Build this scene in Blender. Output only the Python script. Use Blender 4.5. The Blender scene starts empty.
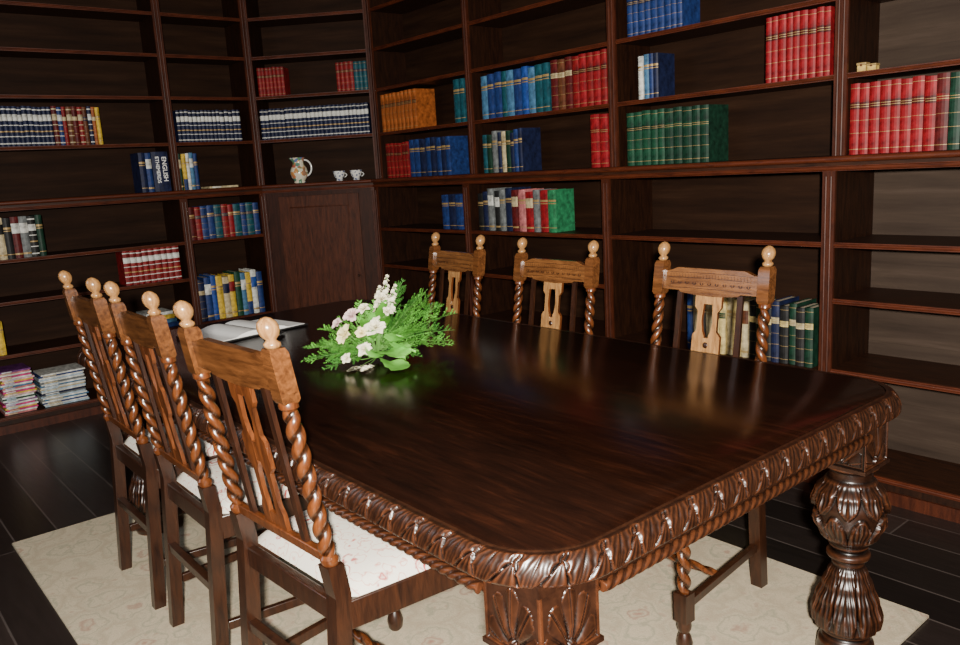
import bpy, bmesh, math, random
from mathutils import Vector, Matrix
random.seed(11)
PI=math.pi
C=bpy.context.scene.collection
# ------------------------------------------------------------------ camera
F=807.5; H=1.36
ex=Vector((980,211.5,-F)).normalized(); ey=Vector((-690,114.5,-F)).normalized()
ez=ex.cross(ey).normalized(); ey=ez.cross(ex).normalized()
R=Matrix((ex,ey,ez))
cam=bpy.data.objects.new('camera',bpy.data.cameras.new('camera')); C.objects.link(cam)
cam.matrix_world=Matrix.Translation((0,0,H))@R.to_4x4()
cam.data.sensor_width=36; cam.data.lens=F/960*36; cam.data.clip_start=.05
bpy.context.scene.camera=cam
def ray(u,v): return R@Vector((u-480,322.5-v,-F))
# ------------------------------------------------------------------ materials
def newmat(name):
    m=bpy.data.materials.new(name); m.use_nodes=True
    nt=m.node_tree; b=nt.nodes['Principled BSDF']; return m,nt,b
def setp(b,rough=.5,coat=0,coatr=.1,metal=0,spec=.5):
    b.inputs['Roughness'].default_value=rough; b.inputs['Metallic'].default_value=metal
    b.inputs['Coat Weight'].default_value=coat; b.inputs['Coat Roughness'].default_value=coatr
    b.inputs['Specular IOR Level'].default_value=spec
def ramp(nt,stops):
    r=nt.nodes.new('ShaderNodeValToRGB'); e=r.color_ramp.elements
    while len(e)<len(stops): e.new(.5)
    for i,(p,c) in enumerate(stops): e[i].position=p; e[i].color=(*c,1)
    return r
def coords(nt,scale=(1,1,1),kind='Object',rot=(0,0,0)):
    t=nt.nodes.new('ShaderNodeTexCoord'); mp=nt.nodes.new('ShaderNodeMapping')
    mp.inputs['Scale'].default_value=scale; mp.inputs['Rotation'].default_value=rot
    nt.links.new(t.outputs[kind],mp.inputs['Vector']); return mp.outputs['Vector']
def wood(name,c1,c2,scale=(6,6,1),rough=.35,coat=0,coatr=.1,bump=.15,ns=9,spec=.5,c3=None,cavity=False,dist=.6):
    m,nt,b=newmat(name); v=coords(nt,scale)
    n=nt.nodes.new('ShaderNodeTexNoise'); n.inputs['Scale'].default_value=ns; n.inputs['Detail'].default_value=7; n.inputs['Roughness'].default_value=.65
    n.inputs['Distortion'].default_value=dist
    nt.links.new(v,n.inputs['Vector'])
    st=[(.3,c1),(.7,c2)] if c3 is None else [(.28,c1),(.55,c2),(.75,c3)]
    r=ramp(nt,st); nt.links.new(n.outputs['Fac'],r.inputs['Fac']); out=r.outputs['Color']
    if cavity:   # shade put into the colour: recesses darkened, raised edges lightened
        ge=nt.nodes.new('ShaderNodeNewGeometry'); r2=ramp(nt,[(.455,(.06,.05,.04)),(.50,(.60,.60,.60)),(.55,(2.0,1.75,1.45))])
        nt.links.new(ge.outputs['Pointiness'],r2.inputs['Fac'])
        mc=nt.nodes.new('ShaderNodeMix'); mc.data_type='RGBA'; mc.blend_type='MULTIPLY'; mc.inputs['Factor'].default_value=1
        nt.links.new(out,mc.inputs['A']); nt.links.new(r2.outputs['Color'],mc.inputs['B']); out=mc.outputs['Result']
    nt.links.new(out,b.inputs['Base Color'])
    bp=nt.nodes.new('ShaderNodeBump'); bp.inputs['Strength'].default_value=bump; bp.inputs['Distance'].default_value=.004
    nt.links.new(n.outputs['Fac'],bp.inputs['Height']); nt.links.new(bp.outputs['Normal'],b.inputs['Normal'])
    setp(b,rough,coat,coatr,0,spec); return m
def plain(name,c,rough=.5,coat=0,metal=0,var=.15,ns=30,bump=0,spec=.5):
    m,nt,b=newmat(name); v=coords(nt)
    n=nt.nodes.new('ShaderNodeTexNoise'); n.inputs['Scale'].default_value=ns; n.inputs['Detail'].default_value=4
    nt.links.new(v,n.inputs['Vector'])
    r=ramp(nt,[(.3,tuple(x*(1-var) for x in c)),(.7,tuple(min(1,x*(1+var)) for x in c))])
    nt.links.new(n.outputs['Fac'],r.inputs['Fac']); nt.links.new(r.outputs['Color'],b.inputs['Base Color'])
    if bump:
        bp=nt.nodes.new('ShaderNodeBump'); bp.inputs['Strength'].default_value=bump; bp.inputs['Distance'].default_value=.003
        nt.links.new(n.outputs['Fac'],bp.inputs['Height']); nt.links.new(bp.outputs['Normal'],b.inputs['Normal'])
    setp(b,rough,coat,.1,metal,spec); return m
M={}
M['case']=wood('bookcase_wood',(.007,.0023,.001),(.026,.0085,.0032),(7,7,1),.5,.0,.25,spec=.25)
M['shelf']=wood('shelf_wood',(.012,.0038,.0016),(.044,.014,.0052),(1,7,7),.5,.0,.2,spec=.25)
M['edge']=wood('shelf_edge_wood',(.034,.0068,.0025),(.110,.024,.0082),(1,6,6),.42,.05,.3,spec=.4)  # reddish highlight of lit front edges put into the colour
M['stile']=wood('stile_wood',(.022,.0050,.002),(.078,.018,.0065),(6,6,1),.48,.0,.3,spec=.3)  # upright fronts likewise carry a reddish lit tone in their colour
M['door']=wood('cupboard_door_wood',(.024,.0062,.0024),(.085,.023,.009),(6,6,1),.5,0,.2,bump=.25,spec=.2)
M['doordark']=wood('cupboard_panel_wood',(.015,.004,.0017),(.044,.012,.005),(6,6,1),.5,0,.2,spec=.2)
M['back']=wood('back_board_wood',(.009,.0036,.0018),(.021,.0086,.0039),(.5,6,6),.7,0,.2,ns=3,c3=(.034,.0150,.0072),spec=.12,dist=.2)
M['backpale']=wood('pale_back_board_wood',(.026,.017,.0125),(.048,.032,.023),(.4,6,5),.7,0,.2,ns=3,c3=(.078,.054,.040),spec=.15,dist=.2)  # paler, greyer boards for the bay at the right edge
M['table']=wood('table_top_wood',(.0030,.0011,.0007),(.0085,.0026,.0013),(9,1.0,9),.21,.0,.12,.02,ns=5,c3=(.020,.0056,.0025),spec=.42)
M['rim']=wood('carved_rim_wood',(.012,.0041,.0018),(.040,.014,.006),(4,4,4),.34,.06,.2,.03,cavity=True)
M['rimplain']=wood('plain_rim_wood',(.010,.0034,.0015),(.030,.0105,.0046),(4,4,4),.36,.0,.2,.03)
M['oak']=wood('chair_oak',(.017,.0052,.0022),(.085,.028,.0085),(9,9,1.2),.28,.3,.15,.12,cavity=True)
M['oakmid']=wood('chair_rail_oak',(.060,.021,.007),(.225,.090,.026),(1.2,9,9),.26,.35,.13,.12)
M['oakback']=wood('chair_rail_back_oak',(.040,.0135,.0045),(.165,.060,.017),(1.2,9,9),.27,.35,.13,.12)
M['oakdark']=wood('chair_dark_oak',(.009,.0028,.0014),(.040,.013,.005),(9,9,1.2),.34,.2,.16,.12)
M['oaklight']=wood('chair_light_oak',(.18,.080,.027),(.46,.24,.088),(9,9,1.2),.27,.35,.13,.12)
M['gold']=plain('gilt',(.36,.24,.09),.5,0,.25)
M['page']=plain('page_edges',(.50,.42,.30),.8)
M['paper']=plain('white_paper',(.85,.85,.83),.7,var=.03)
M['black']=plain('black_leather',(.012,.012,.013),.4)
M['white']=plain('white_glaze',(.75,.74,.70),.2,.4,var=.05)
M['leaf']=plain('leaf_green',(.08,.27,.03),.4,var=.45,ns=18)
M['leaflight']=plain('bright_leaf_green',(.18,.50,.08),.4,var=.3,ns=18)
M['fern']=plain('fern_green',(.13,.42,.055),.5,var=.45,ns=14)
M['ferndark']=plain('deep_fern_green',(.06,.23,.035),.5,var=.5,ns=14)
M['stem']=plain('stem_green',(.10,.25,.05),.5)
M['petalw']=plain('cream_petal',(.82,.78,.58),.55,var=.1)
M['petalp']=plain('pink_petal',(.76,.57,.55),.55,var=.2)
M['petaly']=plain('yellow_petal',(.80,.72,.40),.55,var=.15)
M['plaster']=plain('dark_plaster',(.08,.055,.04),.8)
M['ceil']=plain('ceiling_plaster',(.13,.10,.08),.9)
COL={'navy':(.008,.012,.042),'blue':(.012,.031,.125),'bright blue':(.016,.056,.25),'teal':(.007,.062,.082),'red':(.18,.008,.009),'dark red':(.080,.007,.007),
'crimson':(.215,.007,.011),'brown':(.10,.032,.013),'orange brown':(.28,.075,.016),'green':(.008,.050,.025),'dark green':(.006,.029,.016),'mid green':(.02,.16,.065),
'cream':(.46,.38,.22),'pale yellow':(.55,.43,.17),'yellow':(.55,.37,.04),'white':(.60,.60,.55),'grey':(.13,.14,.14),'black':(.011,.011,.011),'pink':(.42,.14,.14),'magenta':(.46,.03,.15),'pale pink':(.60,.34,.36),'light blue':(.05,.14,.25),'pale blue':(.33,.44,.53),'purple':(.14,.035,.16),'gilt':(.62,.42,.12)}
MC={k:plain('cloth_'+k.replace(' ','_'),c,.54,.0,var=.5,ns=38,bump=.3,spec=.28) for k,c in COL.items()}
def tapestry():
    m,nt,b=newmat('floral_tapestry'); v=coords(nt)
    n=nt.nodes.new('ShaderNodeTexNoise'); n.inputs['Scale'].default_value=34; n.inputs['Detail'].default_value=2; nt.links.new(v,n.inputs['Vector'])
    mx=nt.nodes.new('ShaderNodeMix'); mx.data_type='VECTOR'; mx.inputs['Factor'].default_value=.028
    nt.links.new(v,mx.inputs['A']); nt.links.new(n.outputs['Color'],mx.inputs['B'])
    g=(.74,.70,.60); d=(.40,.04,.04); p=(.62,.30,.24); gr=(.38,.36,.22)
    def layer(scale,stops,rand=1.0):
        vo=nt.nodes.new('ShaderNodeTexVoronoi'); vo.inputs['Scale'].default_value=scale; vo.inputs['Randomness'].default_value=rand; nt.links.new(mx.outputs['Result'],vo.inputs['Vector'])
        r=ramp(nt,stops); nt.links.new(vo.outputs['Distance'],r.inputs['Fac']); return r
    r1=layer(9.0,[(.0,d),(.05,p),(.08,g),(.17,g),(.19,d),(.21,d),(.23,g),(.33,g),(.35,d),(.37,g)],.7)
    r2=layer(30,[(.0,d),(.09,p),(.16,g),(.42,g),(.46,p),(.50,g)])
    fd=nt.nodes.new('ShaderNodeMix'); fd.data_type='RGBA'; fd.blend_type='DARKEN'; fd.inputs['Factor'].default_value=1; nt.links.new(r1.outputs['Color'],fd.inputs['A']); nt.links.new(r2.outputs['Color'],fd.inputs['B'])
    nt.links.new(fd.outputs['Result'],b.inputs['Base Color'])
    bp=nt.nodes.new('ShaderNodeBump'); bp.inputs['Strength'].default_value=.3; bp.inputs['Distance'].default_value=.002
    n3=nt.nodes.new('ShaderNodeTexNoise'); n3.inputs['Scale'].default_value=300; nt.links.new(v,n3.inputs['Vector'])
    nt.links.new(n3.outputs['Fac'],bp.inputs['Height']); nt.links.new(bp.outputs['Normal'],b.inputs['Normal'])
    setp(b,.85); return m
M['tap']=tapestry()
def rugmat():
    m,nt,b=newmat('faded_floral_rug'); v=coords(nt)
    n=nt.nodes.new('ShaderNodeTexNoise'); n.inputs['Scale'].default_value=16; n.inputs['Detail'].default_value=4; nt.links.new(v,n.inputs['Vector'])
    mx=nt.nodes.new('ShaderNodeMix'); mx.data_type='VECTOR'; mx.inputs['Factor'].default_value=.075
    nt.links.new(v,mx.inputs['A']); nt.links.new(n.outputs['Color'],mx.inputs['B'])
    def layer(scale,stops):
        vo=nt.nodes.new('ShaderNodeTexVoronoi'); vo.inputs['Scale'].default_value=scale; nt.links.new(mx.outputs['Result'],vo.inputs['Vector'])
        r=ramp(nt,stops); nt.links.new(vo.outputs['Distance'],r.inputs['Fac']); return r
    g=(.58,.49,.35)
    r1=layer(7.5,[(.0,(.42,.23,.17)),(.07,(.48,.33,.24)),(.13,g),(.20,(.44,.30,.22)),(.25,g),(.40,g),(.445,(.41,.38,.27)),(.49,g),(.64,(.49,.41,.29)),(.72,g)])
    r2=layer(23,[(.0,(.46,.34,.25)),(.17,(.52,.42,.30)),(.26,g),(.44,g),(.50,(.47,.42,.30)),(.56,g)])
    fd=nt.nodes.new('ShaderNodeMix'); fd.data_type='RGBA'; fd.blend_type='DARKEN'; fd.inputs['Factor'].default_value=1; nt.links.new(r1.outputs['Color'],fd.inputs['A']); nt.links.new(r2.outputs['Color'],fd.inputs['B'])
    n2=nt.nodes.new('ShaderNodeTexNoise'); n2.inputs['Scale'].default_value=220; nt.links.new(v,n2.inputs['Vector'])
    mc=nt.nodes.new('ShaderNodeMix'); mc.data_type='RGBA'; mc.blend_type='MULTIPLY'; mc.inputs['Factor'].default_value=.35
    nt.links.new(fd.outputs['Result'],mc.inputs['A']); nt.links.new(n2.outputs['Fac'],mc.inputs['B'])
    nt.links.new(mc.outputs['Result'],b.inputs['Base Color'])
    bp=nt.nodes.new('ShaderNodeBump'); bp.inputs['Strength'].default_value=.4; bp.inputs['Distance'].default_value=.003
    nt.links.new(n2.outputs['Fac'],bp.inputs['Height']); nt.links.new(bp.outputs['Normal'],b.inputs['Normal'])
    setp(b,.95,spec=.1); return m
M['rug']=rugmat()
def floormat():
    m,nt,b=newmat('dark_floorboards'); v=coords(nt,rot=(0,0,PI/2))
    br=nt.nodes.new('ShaderNodeTexBrick'); br.inputs['Scale'].default_value=1
    br.inputs['Brick Width'].default_value=2.3; br.inputs['Row Height'].default_value=.155; br.inputs['Mortar Size'].default_value=.004; br.inputs['Mortar Smooth'].default_value=.4
    br.inputs['Color1'].default_value=(.012,.009,.008,1); br.inputs['Color2'].default_value=(.040,.028,.025,1); br.inputs['Mortar'].default_value=(.10,.08,.072,1)
    nt.links.new(v,br.inputs['Vector'])
    n=nt.nodes.new('ShaderNodeTexNoise'); n.inputs['Scale'].default_value=6; n.inputs['Detail'].default_value=6
    v2=coords(nt,(8,1,1)); nt.links.new(v2,n.inputs['Vector'])
    mc=nt.nodes.new('ShaderNodeMix'); mc.data_type='RGBA'; mc.blend_type='MULTIPLY'; mc.inputs['Factor'].default_value=.6
    nt.links.new(br.outputs['Color'],mc.inputs['A']); nt.links.new(n.outputs['Fac'],mc.inputs['B'])
    nt.links.new(mc.outputs['Result'],b.inputs['Base Color'])
    bp=nt.nodes.new('ShaderNodeBump'); bp.inputs['Strength'].default_value=.35; bp.inputs['Distance'].default_value=.003
    nt.links.new(n.outputs['Fac'],bp.inputs['Height']); nt.links.new(bp.outputs['Normal'],b.inputs['Normal'])
    setp(b,.36,.3,.25); return m
M['floor']=floormat()
def jugmat():
    m,nt,b=newmat('painted_glaze'); v=coords(nt)
    vo=nt.nodes.new('ShaderNodeTexVoronoi'); vo.inputs['Scale'].default_value=38; nt.links.new(v,vo.inputs['Vector'])
    r=ramp(nt,[(0,(.72,.66,.50)),(.48,(.72,.66,.50)),(.54,(.60,.28,.08)),(.66,(.50,.12,.10)),(.76,(.12,.28,.10)),(.88,(.12,.17,.40))])
    nt.links.new(vo.outputs['Color'],r.inputs['Fac']); nt.links.new(r.outputs['Color'],b.inputs['Base Color']); setp(b,.2,.4); return m
M['jug']=jugmat()
def cupmat():
    m,nt,b=newmat('blue_patterned_glaze'); v=coords(nt)
    vo=nt.nodes.new('ShaderNodeTexVoronoi'); vo.inputs['Scale'].default_value=60; nt.links.new(v,vo.inputs['Vector'])
    r=ramp(nt,[(0,(.08,.10,.2)),(.3,(.1,.12,.25)),(.42,(.75,.74,.7))])
    nt.links.new(vo.outputs['Distance'],r.inputs['Fac']); nt.links.new(r.outputs['Color'],b.inputs['Base Color']); setp(b,.2,.4); return m
M['cup']=cupmat()
# ------------------------------------------------------------------ mesh builder
def T(x,y,z): return Matrix.Translation((x,y,z))
def Rz(a): return Matrix.Rotation(a,4,'Z')
def Rx(a): return Matrix.Rotation(a,4,'X')
def Ry(a): return Matrix.Rotation(a,4,'Y')
class MB:
    def __init__(s): s.v=[];s.f=[];s.m=[]
    def add(s,vs,fs,mi=0,mt=None):
        o=len(s.v)
        for p in vs:
            p=Vector(p); s.v.append(mt@p if mt is not None else p)
        for f in fs: s.f.append([i+o for i in f]); s.m.append(mi)
    def box(s,x0,x1,y0,y1,z0,z1,mi=0,mt=None):
        vs=[(x0,y0,z0),(x1,y0,z0),(x1,y1,z0),(x0,y1,z0),(x0,y0,z1),(x1,y0,z1),(x1,y1,z1),(x0,y1,z1)]
        s.add(vs,[(0,3,2,1),(4,5,6,7),(0,1,5,4),(1,2,6,5),(2,3,7,6),(3,0,4,7)],mi,mt)
    def lathe(s,prof,n=16,mod=None,mi=0,mt=None,caps=True):
        vs=[];fs=[]
        for i,(r,z) in enumerate(prof):
            for k in range(n):
                th=2*PI*k/n; rr=r*(mod(th,z) if mod else 1)
                vs.append((rr*math.cos(th),rr*math.sin(th),z))
        for i in range(len(prof)-1):
            for k in range(n):
                a=i*n+k; b=i*n+(k+1)%n; fs.append((a,b,b+n,a+n))
        if caps:
            fs.append(tuple(reversed(range(n)))); fs.append(tuple(range((len(prof)-1)*n,len(prof)*n)))
        s.add(vs,fs,mi,mt)
    def twist(s,x,y,z0,z1,rad,turns,n=20,rings=44,mi=0,lobes=2,amp=.24):
        prof=[]
        for i in range(rings+1):
            t=i/rings; e=min(1,min(t,1-t)*14); prof.append((rad*(.72+.28*e),z0+(z1-z0)*t))
        f=lambda th,z:(1-2*amp)+2*amp*abs(math.cos(lobes*.5*(th-2*PI*turns*(z-z0)/(z1-z0))))**.8
        s.lathe(prof,n,f,mi,T(x,y,0))
    def tube(s,pts,rad,n=8,mi=0,mt=None,mod=None,closed=False):
        pts=[Vector(p) for p in pts]; N=len(pts); vs=[];fs=[];up=None;L=0
        for i,p in enumerate(pts):
            if closed: d=(pts[(i+1)%N]-pts[i-1])
            else: d=(pts[min(i+1,N-1)]-pts[max(i-1,0)])
            d.normalize()
            if up is None:
                up=Vector((0,0,1)) if abs(d.z)<.9 else Vector((1,0,0))
            a=d.cross(up)
            if a.length<1e-5: a=d.cross(Vector((0,1,0)))
            a.normalize(); b=a.cross(d).normalized(); up=b
            if i: L+=(p-pts[i-1]).length
            r=rad[i] if isinstance(rad,(list,tuple)) else rad
            for k in range(n):
                th=2*PI*k/n; q=r*(mod(th,L) if mod else 1)
                vs.append(p+a*math.cos(th)*q+b*math.sin(th)*q)
        M_=N if closed else N-1
        for i in range(M_):
            j=(i+1)%N
            for k in range(n): fs.append((i*n+k,i*n+(k+1)%n,j*n+(k+1)%n,j*n+k))
        if not closed: fs.append(tuple(reversed(range(n)))); fs.append(tuple(range((N-1)*n,N*n)))
        s.add(vs,fs,mi,mt)
    def prism(s,pts,y0,y1,mi=0,mt=None,mf=None):
        n=len(pts); vs=[(x,y0,z) for x,z in pts]+[(x,y1,z) for x,z in pts]
        fs=[tuple(range(n)),tuple(reversed(range(n,2*n)))]+[(i,i+n,(i+1)%n+n,(i+1)%n) for i in range(n)]
        s.add(vs,fs,mi,mt)
        if mf is not None: s.m[-len(fs)+1]=mf      # front (+y) face
    def grid(s,nx,ny,fn,mi=0,mt=None):
        vs=[fn(i/nx,j/ny) for j in range(ny+1) for i in range(nx+1)]
        fs=[(j*(nx+1)+i,j*(nx+1)+i+1,(j+1)*(nx+1)+i+1,(j+1)*(nx+1)+i) for j in range(ny) for i in range(nx)]
        s.add(vs,fs,mi,mt)
    def build(s,name,mats,parent=None,bevel=0,smooth=35,warp=None,label=None,fix=True):
        me=bpy.data.meshes.new(name)
        vs=[tuple(warp(p)) if warp else tuple(p) for p in s.v]
        me.from_pydata(vs,[],s.f); 
        for m in (mats if isinstance(mats,(list,tuple)) else [mats]): me.materials.append(m)
        me.polygons.foreach_set('material_index',s.m)
        if fix:
            bm=bmesh.new(); bm.from_mesh(me); bmesh.ops.recalc_face_normals(bm,faces=bm.faces); bm.to_mesh(me); bm.free()
        if smooth:
            me.shade_smooth(); me.set_sharp_from_angle(angle=math.radians(smooth))
        me.update()
        o=bpy.data.objects.new(name,me); C.objects.link(o)
        if parent: o.parent=parent
        if bevel:
            bv=o.modifiers.new('bevel','BEVEL'); bv.width=bevel; bv.segments=2; bv.limit_method='ANGLE'; bv.angle_limit=math.radians(40)
        if label: o['label']=label
        return o
def tag(o,label=None,cat=None,group=None,kind=None):
    if label: o['label']=label
    if cat: o['category']=cat
    if group: o['group']=group
    if kind: o['kind']=kind
    return o
def empty(name,loc,rz=0):
    o=bpy.data.objects.new(name,None); C.objects.link(o); o.location=loc; o.rotation_euler=(0,0,rz); o.empty_display_size=.1; return o
def copy_tree(o,parent=None):
    c=o.copy(); C.objects.link(c)
    if parent: c.parent=parent
    for ch in list(o.children): copy_tree(ch,c)
    return c
# ------------------------------------------------------------------ room shell
XR,YL=3.04,5.25
def struct(name,x0,x1,y0,y1,z0,z1,m):
    b=MB(); b.box(x0,x1,y0,y1,z0,z1); return tag(b.build(name,m,smooth=0),kind='structure')
struct('floor',-1.6,3.5,-1.6,5.75,-.05,0,M['floor'])
struct('wall_right',3.42,3.5,-1.6,5.75,0,2.95,M['plaster'])
struct('wall_back',-1.6,3.42,5.66,5.75,0,2.95,M['plaster'])
struct('wall_left',-1.7,-1.6,-1.6,5.75,0,2.95,M['plaster'])
struct('wall_front',-1.6,3.5,-1.7,-1.6,0,2.95,M['plaster'])
struct('ceiling',-1.6,3.5,-1.6,5.75,2.95,3.0,M['ceil'])
b=MB(); b.box(.45,2.33,.84,3.52,0,.01)
tag(b.build('rug',M['rug'],bevel=.003),'cream rug with a faded floral pattern lying beneath the table and chairs','rug')
# ------------------------------------------------------------------ bookcases
LEDGE=1.328; UF=.07; DEP=.35; TOP=2.82
RUN={'L':(Vector((0,YL,0)),0.0),'C':(Vector((2.487,YL,0)),-PI/4),'R':(Vector((XR,4.70,0)),-PI/2)}
def run_vec(run):
    O,a=RUN[run]; return O,Vector((math.cos(a),math.sin(a),0)),Vector((-math.sin(a),math.cos(a),0))
def run_point(run,a,y,z):
    O,d,n=run_vec(run); p=O+d*a+n*y; p.z=z; return p
def run_a(run,u,v,y):
    O,d,n=run_vec(run); r=ray(u,v); t=(O+n*y).dot(n)/r.dot(n)
    return (r*t-O).dot(d)
def unit(run,a0,a1,ups,lows,label,el=0,er=0,cupboard=False,name='bookcase',back='back'):
    O=run_point(run,a0,0,0); rot=RUN[run][1]; t=empty(name,O,rot)
    tag(t,label,'cupboard' if cupboard else 'bookcase','bookcase bays built around the walls'); W=a1-a0; th=.02
    LB=LEDGE-.056
    for side in (0,1):
        x0=0 if side==0 else W-th; x1=x0+th
        b=MB(); b.box(x0,x1,.012,DEP,.0,LB)
        b.box(x0-(0 if side==0 else .005),x1+(.005 if side==0 else 0),0,.012,0,LB,1)
        b.tube([((x0+x1)/2,-.000,.11),((x0+x1)/2,-.000,LB-.02)],.005,8,1)
        ux0=-el if side==0 else W-th+er; ux1=ux0+th
        b.box(ux0,ux1,UF+.012,DEP,LEDGE,TOP)
        b.box(ux0-(0 if side==0 else .005),ux1+(.005 if side==0 else 0),UF,UF+.012,LEDGE,TOP,1)
        b.tube([((ux0+ux1)/2,UF-.000,LEDGE),((ux0+ux1)/2,UF-.000,TOP)],.005,8,1)
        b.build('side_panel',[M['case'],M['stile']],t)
    b=MB(); b.box(-el+th,W-th+er,DEP-.012,DEP,LEDGE,TOP); 
    for zz in (1.45,1.60,1.78,1.95,2.1,2.3,2.5): b.box(-el+th,W-th+er,DEP-.014,DEP-.012,zz,zz+.002)
    b.box(th,W-th,DEP-.012,DEP,.06,LB)
    for zz in (.3,.55,.68,.88,1.12): b.box(th,W-th,DEP-.014,DEP-.012,zz,zz+.002)
    b.build('back_panel',M[back],t,smooth=0)
    def shelf(x0,x1,y0,z):
        b=MB(); b.box(x0,x1,y0+.012,DEP-.014,z-.018,z,0); b.box(x0,x1,y0,y0+.012,z-.020,z,1)
        b.tube([(x0,y0,z-.010),(x1,y0,z-.010)],.006,8,1)
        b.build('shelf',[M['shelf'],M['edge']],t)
    for z in ups: shelf(-el+th+.001,W-th+er-.001,UF+.006,z)
    for z in lows: shelf(th+.001,W-th-.001,.006,z)
    b=MB(); b.box(0,W,-.022,DEP,LEDGE-.024,LEDGE,0); b.tube([(0,-.022,LEDGE-.012),(W,-.022,LEDGE-.012)],.012,12,1)
    b.box(0,W,-.014,.04,LEDGE-.036,LEDGE-.024,0); b.tube([(0,-.010,LEDGE-.046),(W,-.010,LEDGE-.046)],.008,10,1); b.box(0,W,-.008,.04,LEDGE-.056,LEDGE-.036,1)
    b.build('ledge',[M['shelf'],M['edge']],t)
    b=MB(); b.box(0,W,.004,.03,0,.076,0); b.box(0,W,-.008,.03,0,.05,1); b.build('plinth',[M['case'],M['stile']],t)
    b=MB(); b.box(-el,W+er,UF-.03,DEP,TOP,TOP+.05); b.box(-el,W+er,UF-.05,DEP,TOP+.05,TOP+.09); b.build('cornice',M['case'],t,bevel=.006)
    if cupboard:
        b=MB(); b.box(th,W-th,.0,.02,.08,LB); b.build('face_frame',M['doordark'],t)
        x0,x1,z0,z1=.11,W-.11,.12,LB-.03; b=MB(); s=.075
        b.box(x0,x0+s,-.012,-.001,z0,z1,0); b.box(x1-s,x1,-.012,-.001,z0,z1,0); b.box(x0+s,x1-s,-.012,-.001,z0,z0+s,0); b.box(x0+s,x1-s,-.012,-.001,z1-s,z1,0)
        b.box(x0+s,x1-s,-.004,-.001,z0+s,z1-s,0)
        q=[(x0+s,z0+s),(x1-s,z0+s),(x1-s,z1-s),(x0+s,z1-s)]
        for (p,r_) in zip(q,q[1:]+q[:1]): b.tube([(p[0],-.009,p[1]),(r_[0],-.009,r_[1])],.005,8,0)
        d=b.build('door',[M['door'],M['doordark']],t,bevel=.003)
        k=MB(); k.lathe([(.004,0),(.006,.008),(.009,.014),(.009,.020),(.004,.024)],14,mt=T(x1-s/2,-.012,(z0+z1)/2)@Rx(PI/2)); k.build('knob',M['oakdark'],d)
    return t
UP=[1.632,1.92,2.18,2.43]
LA=.655
unit('L',-.50,LA,UP,[1.0,.76,.455,.096],'empty dark bookcase bay at the far left end of the back wall')
unit('L',LA,1.938,UP,[1.0,.76,.455,.096],'wide dark bookcase bay at far left with magazines on its bottom shelf')
unit('L',1.938,2.487,UP,[1.0,.455,.096],'narrow dark bookcase bay just left of the corner cupboard',er=.028)
unit('C',0,.778,UP,[],'angled corner cupboard with panelled door below and shelves above, jug on its ledge',el=.028,er=.028,cupboard=True,name='corner_cupboard')
unit('R',0,.97,UP,[1.0,.75,.48,.096],'dark bookcase bay just right of the corner cupboard, behind the farthest chair',el=.028)
unit('R',.97,2.05,UP,[1.0,.75,.48,.096],'dark bookcase bay behind the middle one of the far-side chairs')
unit('R',2.05,3.17,UP,[1.0,.48,.096],'dark bookcase bay holding the green set, behind the nearest far-side chair')
unit('R',3.17,4.29,UP,[1.0,.78,.497,.096],'dark bookcase bay at right edge with empty lower shelves',back='backpale')
# ------------------------------------------------------------------ books
def book_mesh(w,h,d,cov,style,lab):
    b=MB(); n=5; bul=min(.006,.22*w)
    lev={0.0,1.0}; bands=[]
    if style=='gilt': bands=[(.07,.077,1),(.30,.305,1),(.48,.484,1),(.64,.74,3),(.668,.676,1),(.70,.708,1),(.93,.936,1)]
    elif style=='banded': bands=[(.06,.09,3),(.24,.26,3),(.36,.39,1),(.52,.54,3),(.64,.80,3),(.91,.94,3)]
    elif style=='label': bands=[(.60,.84,3),(.08,.12,1)]
    elif style=='title': bands=[(.67,.69,1),(.72,.77,1),(.10,.115,1)]
    elif style=='half': bands=[(.0,.30,3),(.72,.75,1)]
    for a,c,_ in bands: lev|={a,c}
    lev=sorted(lev); pts=[]
    for i in range(n):
        x=-w/2+w*i/(n-1); pts.append((x,-bul*(1-(2*x/w)**2)))
    vs=[(x,y,l*h) for l in lev for x,y in pts]
    for j in range(len(lev)-1):
        mid=(lev[j]+lev[j+1])/2; mi=0
        for a,c,k in bands:
            if a<mid<c: mi=k
        o=[(j*n+i,j*n+i+1,(j+1)*n+i+1,(j+1)*n+i) for i in range(n-1)]
        b.add([vs[q] for f in o for q in f],[(4*i,4*i+1,4*i+2,4*i+3) for i in range(n-1)],mi)
    for zz in (0,h):
        b.add([(x,y,zz) for x,y in pts]+[(w/2,.008,zz),(-w/2,.008,zz)],[tuple(range(n+2))],0)
    c=min(.0028,w*.14)
    b.box(-w/2,-w/2+c,0,d,0,h,0); b.box(w/2-c,w/2,0,d,0,h,0)
    b.box(-w/2+c,w/2-c,.006,d-.004,.003,h-.004,2)
    return b.build('book',[MC[cov],M['gold'],M['page'],MC[lab] if lab in MC else M['gold']],smooth=40)
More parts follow.
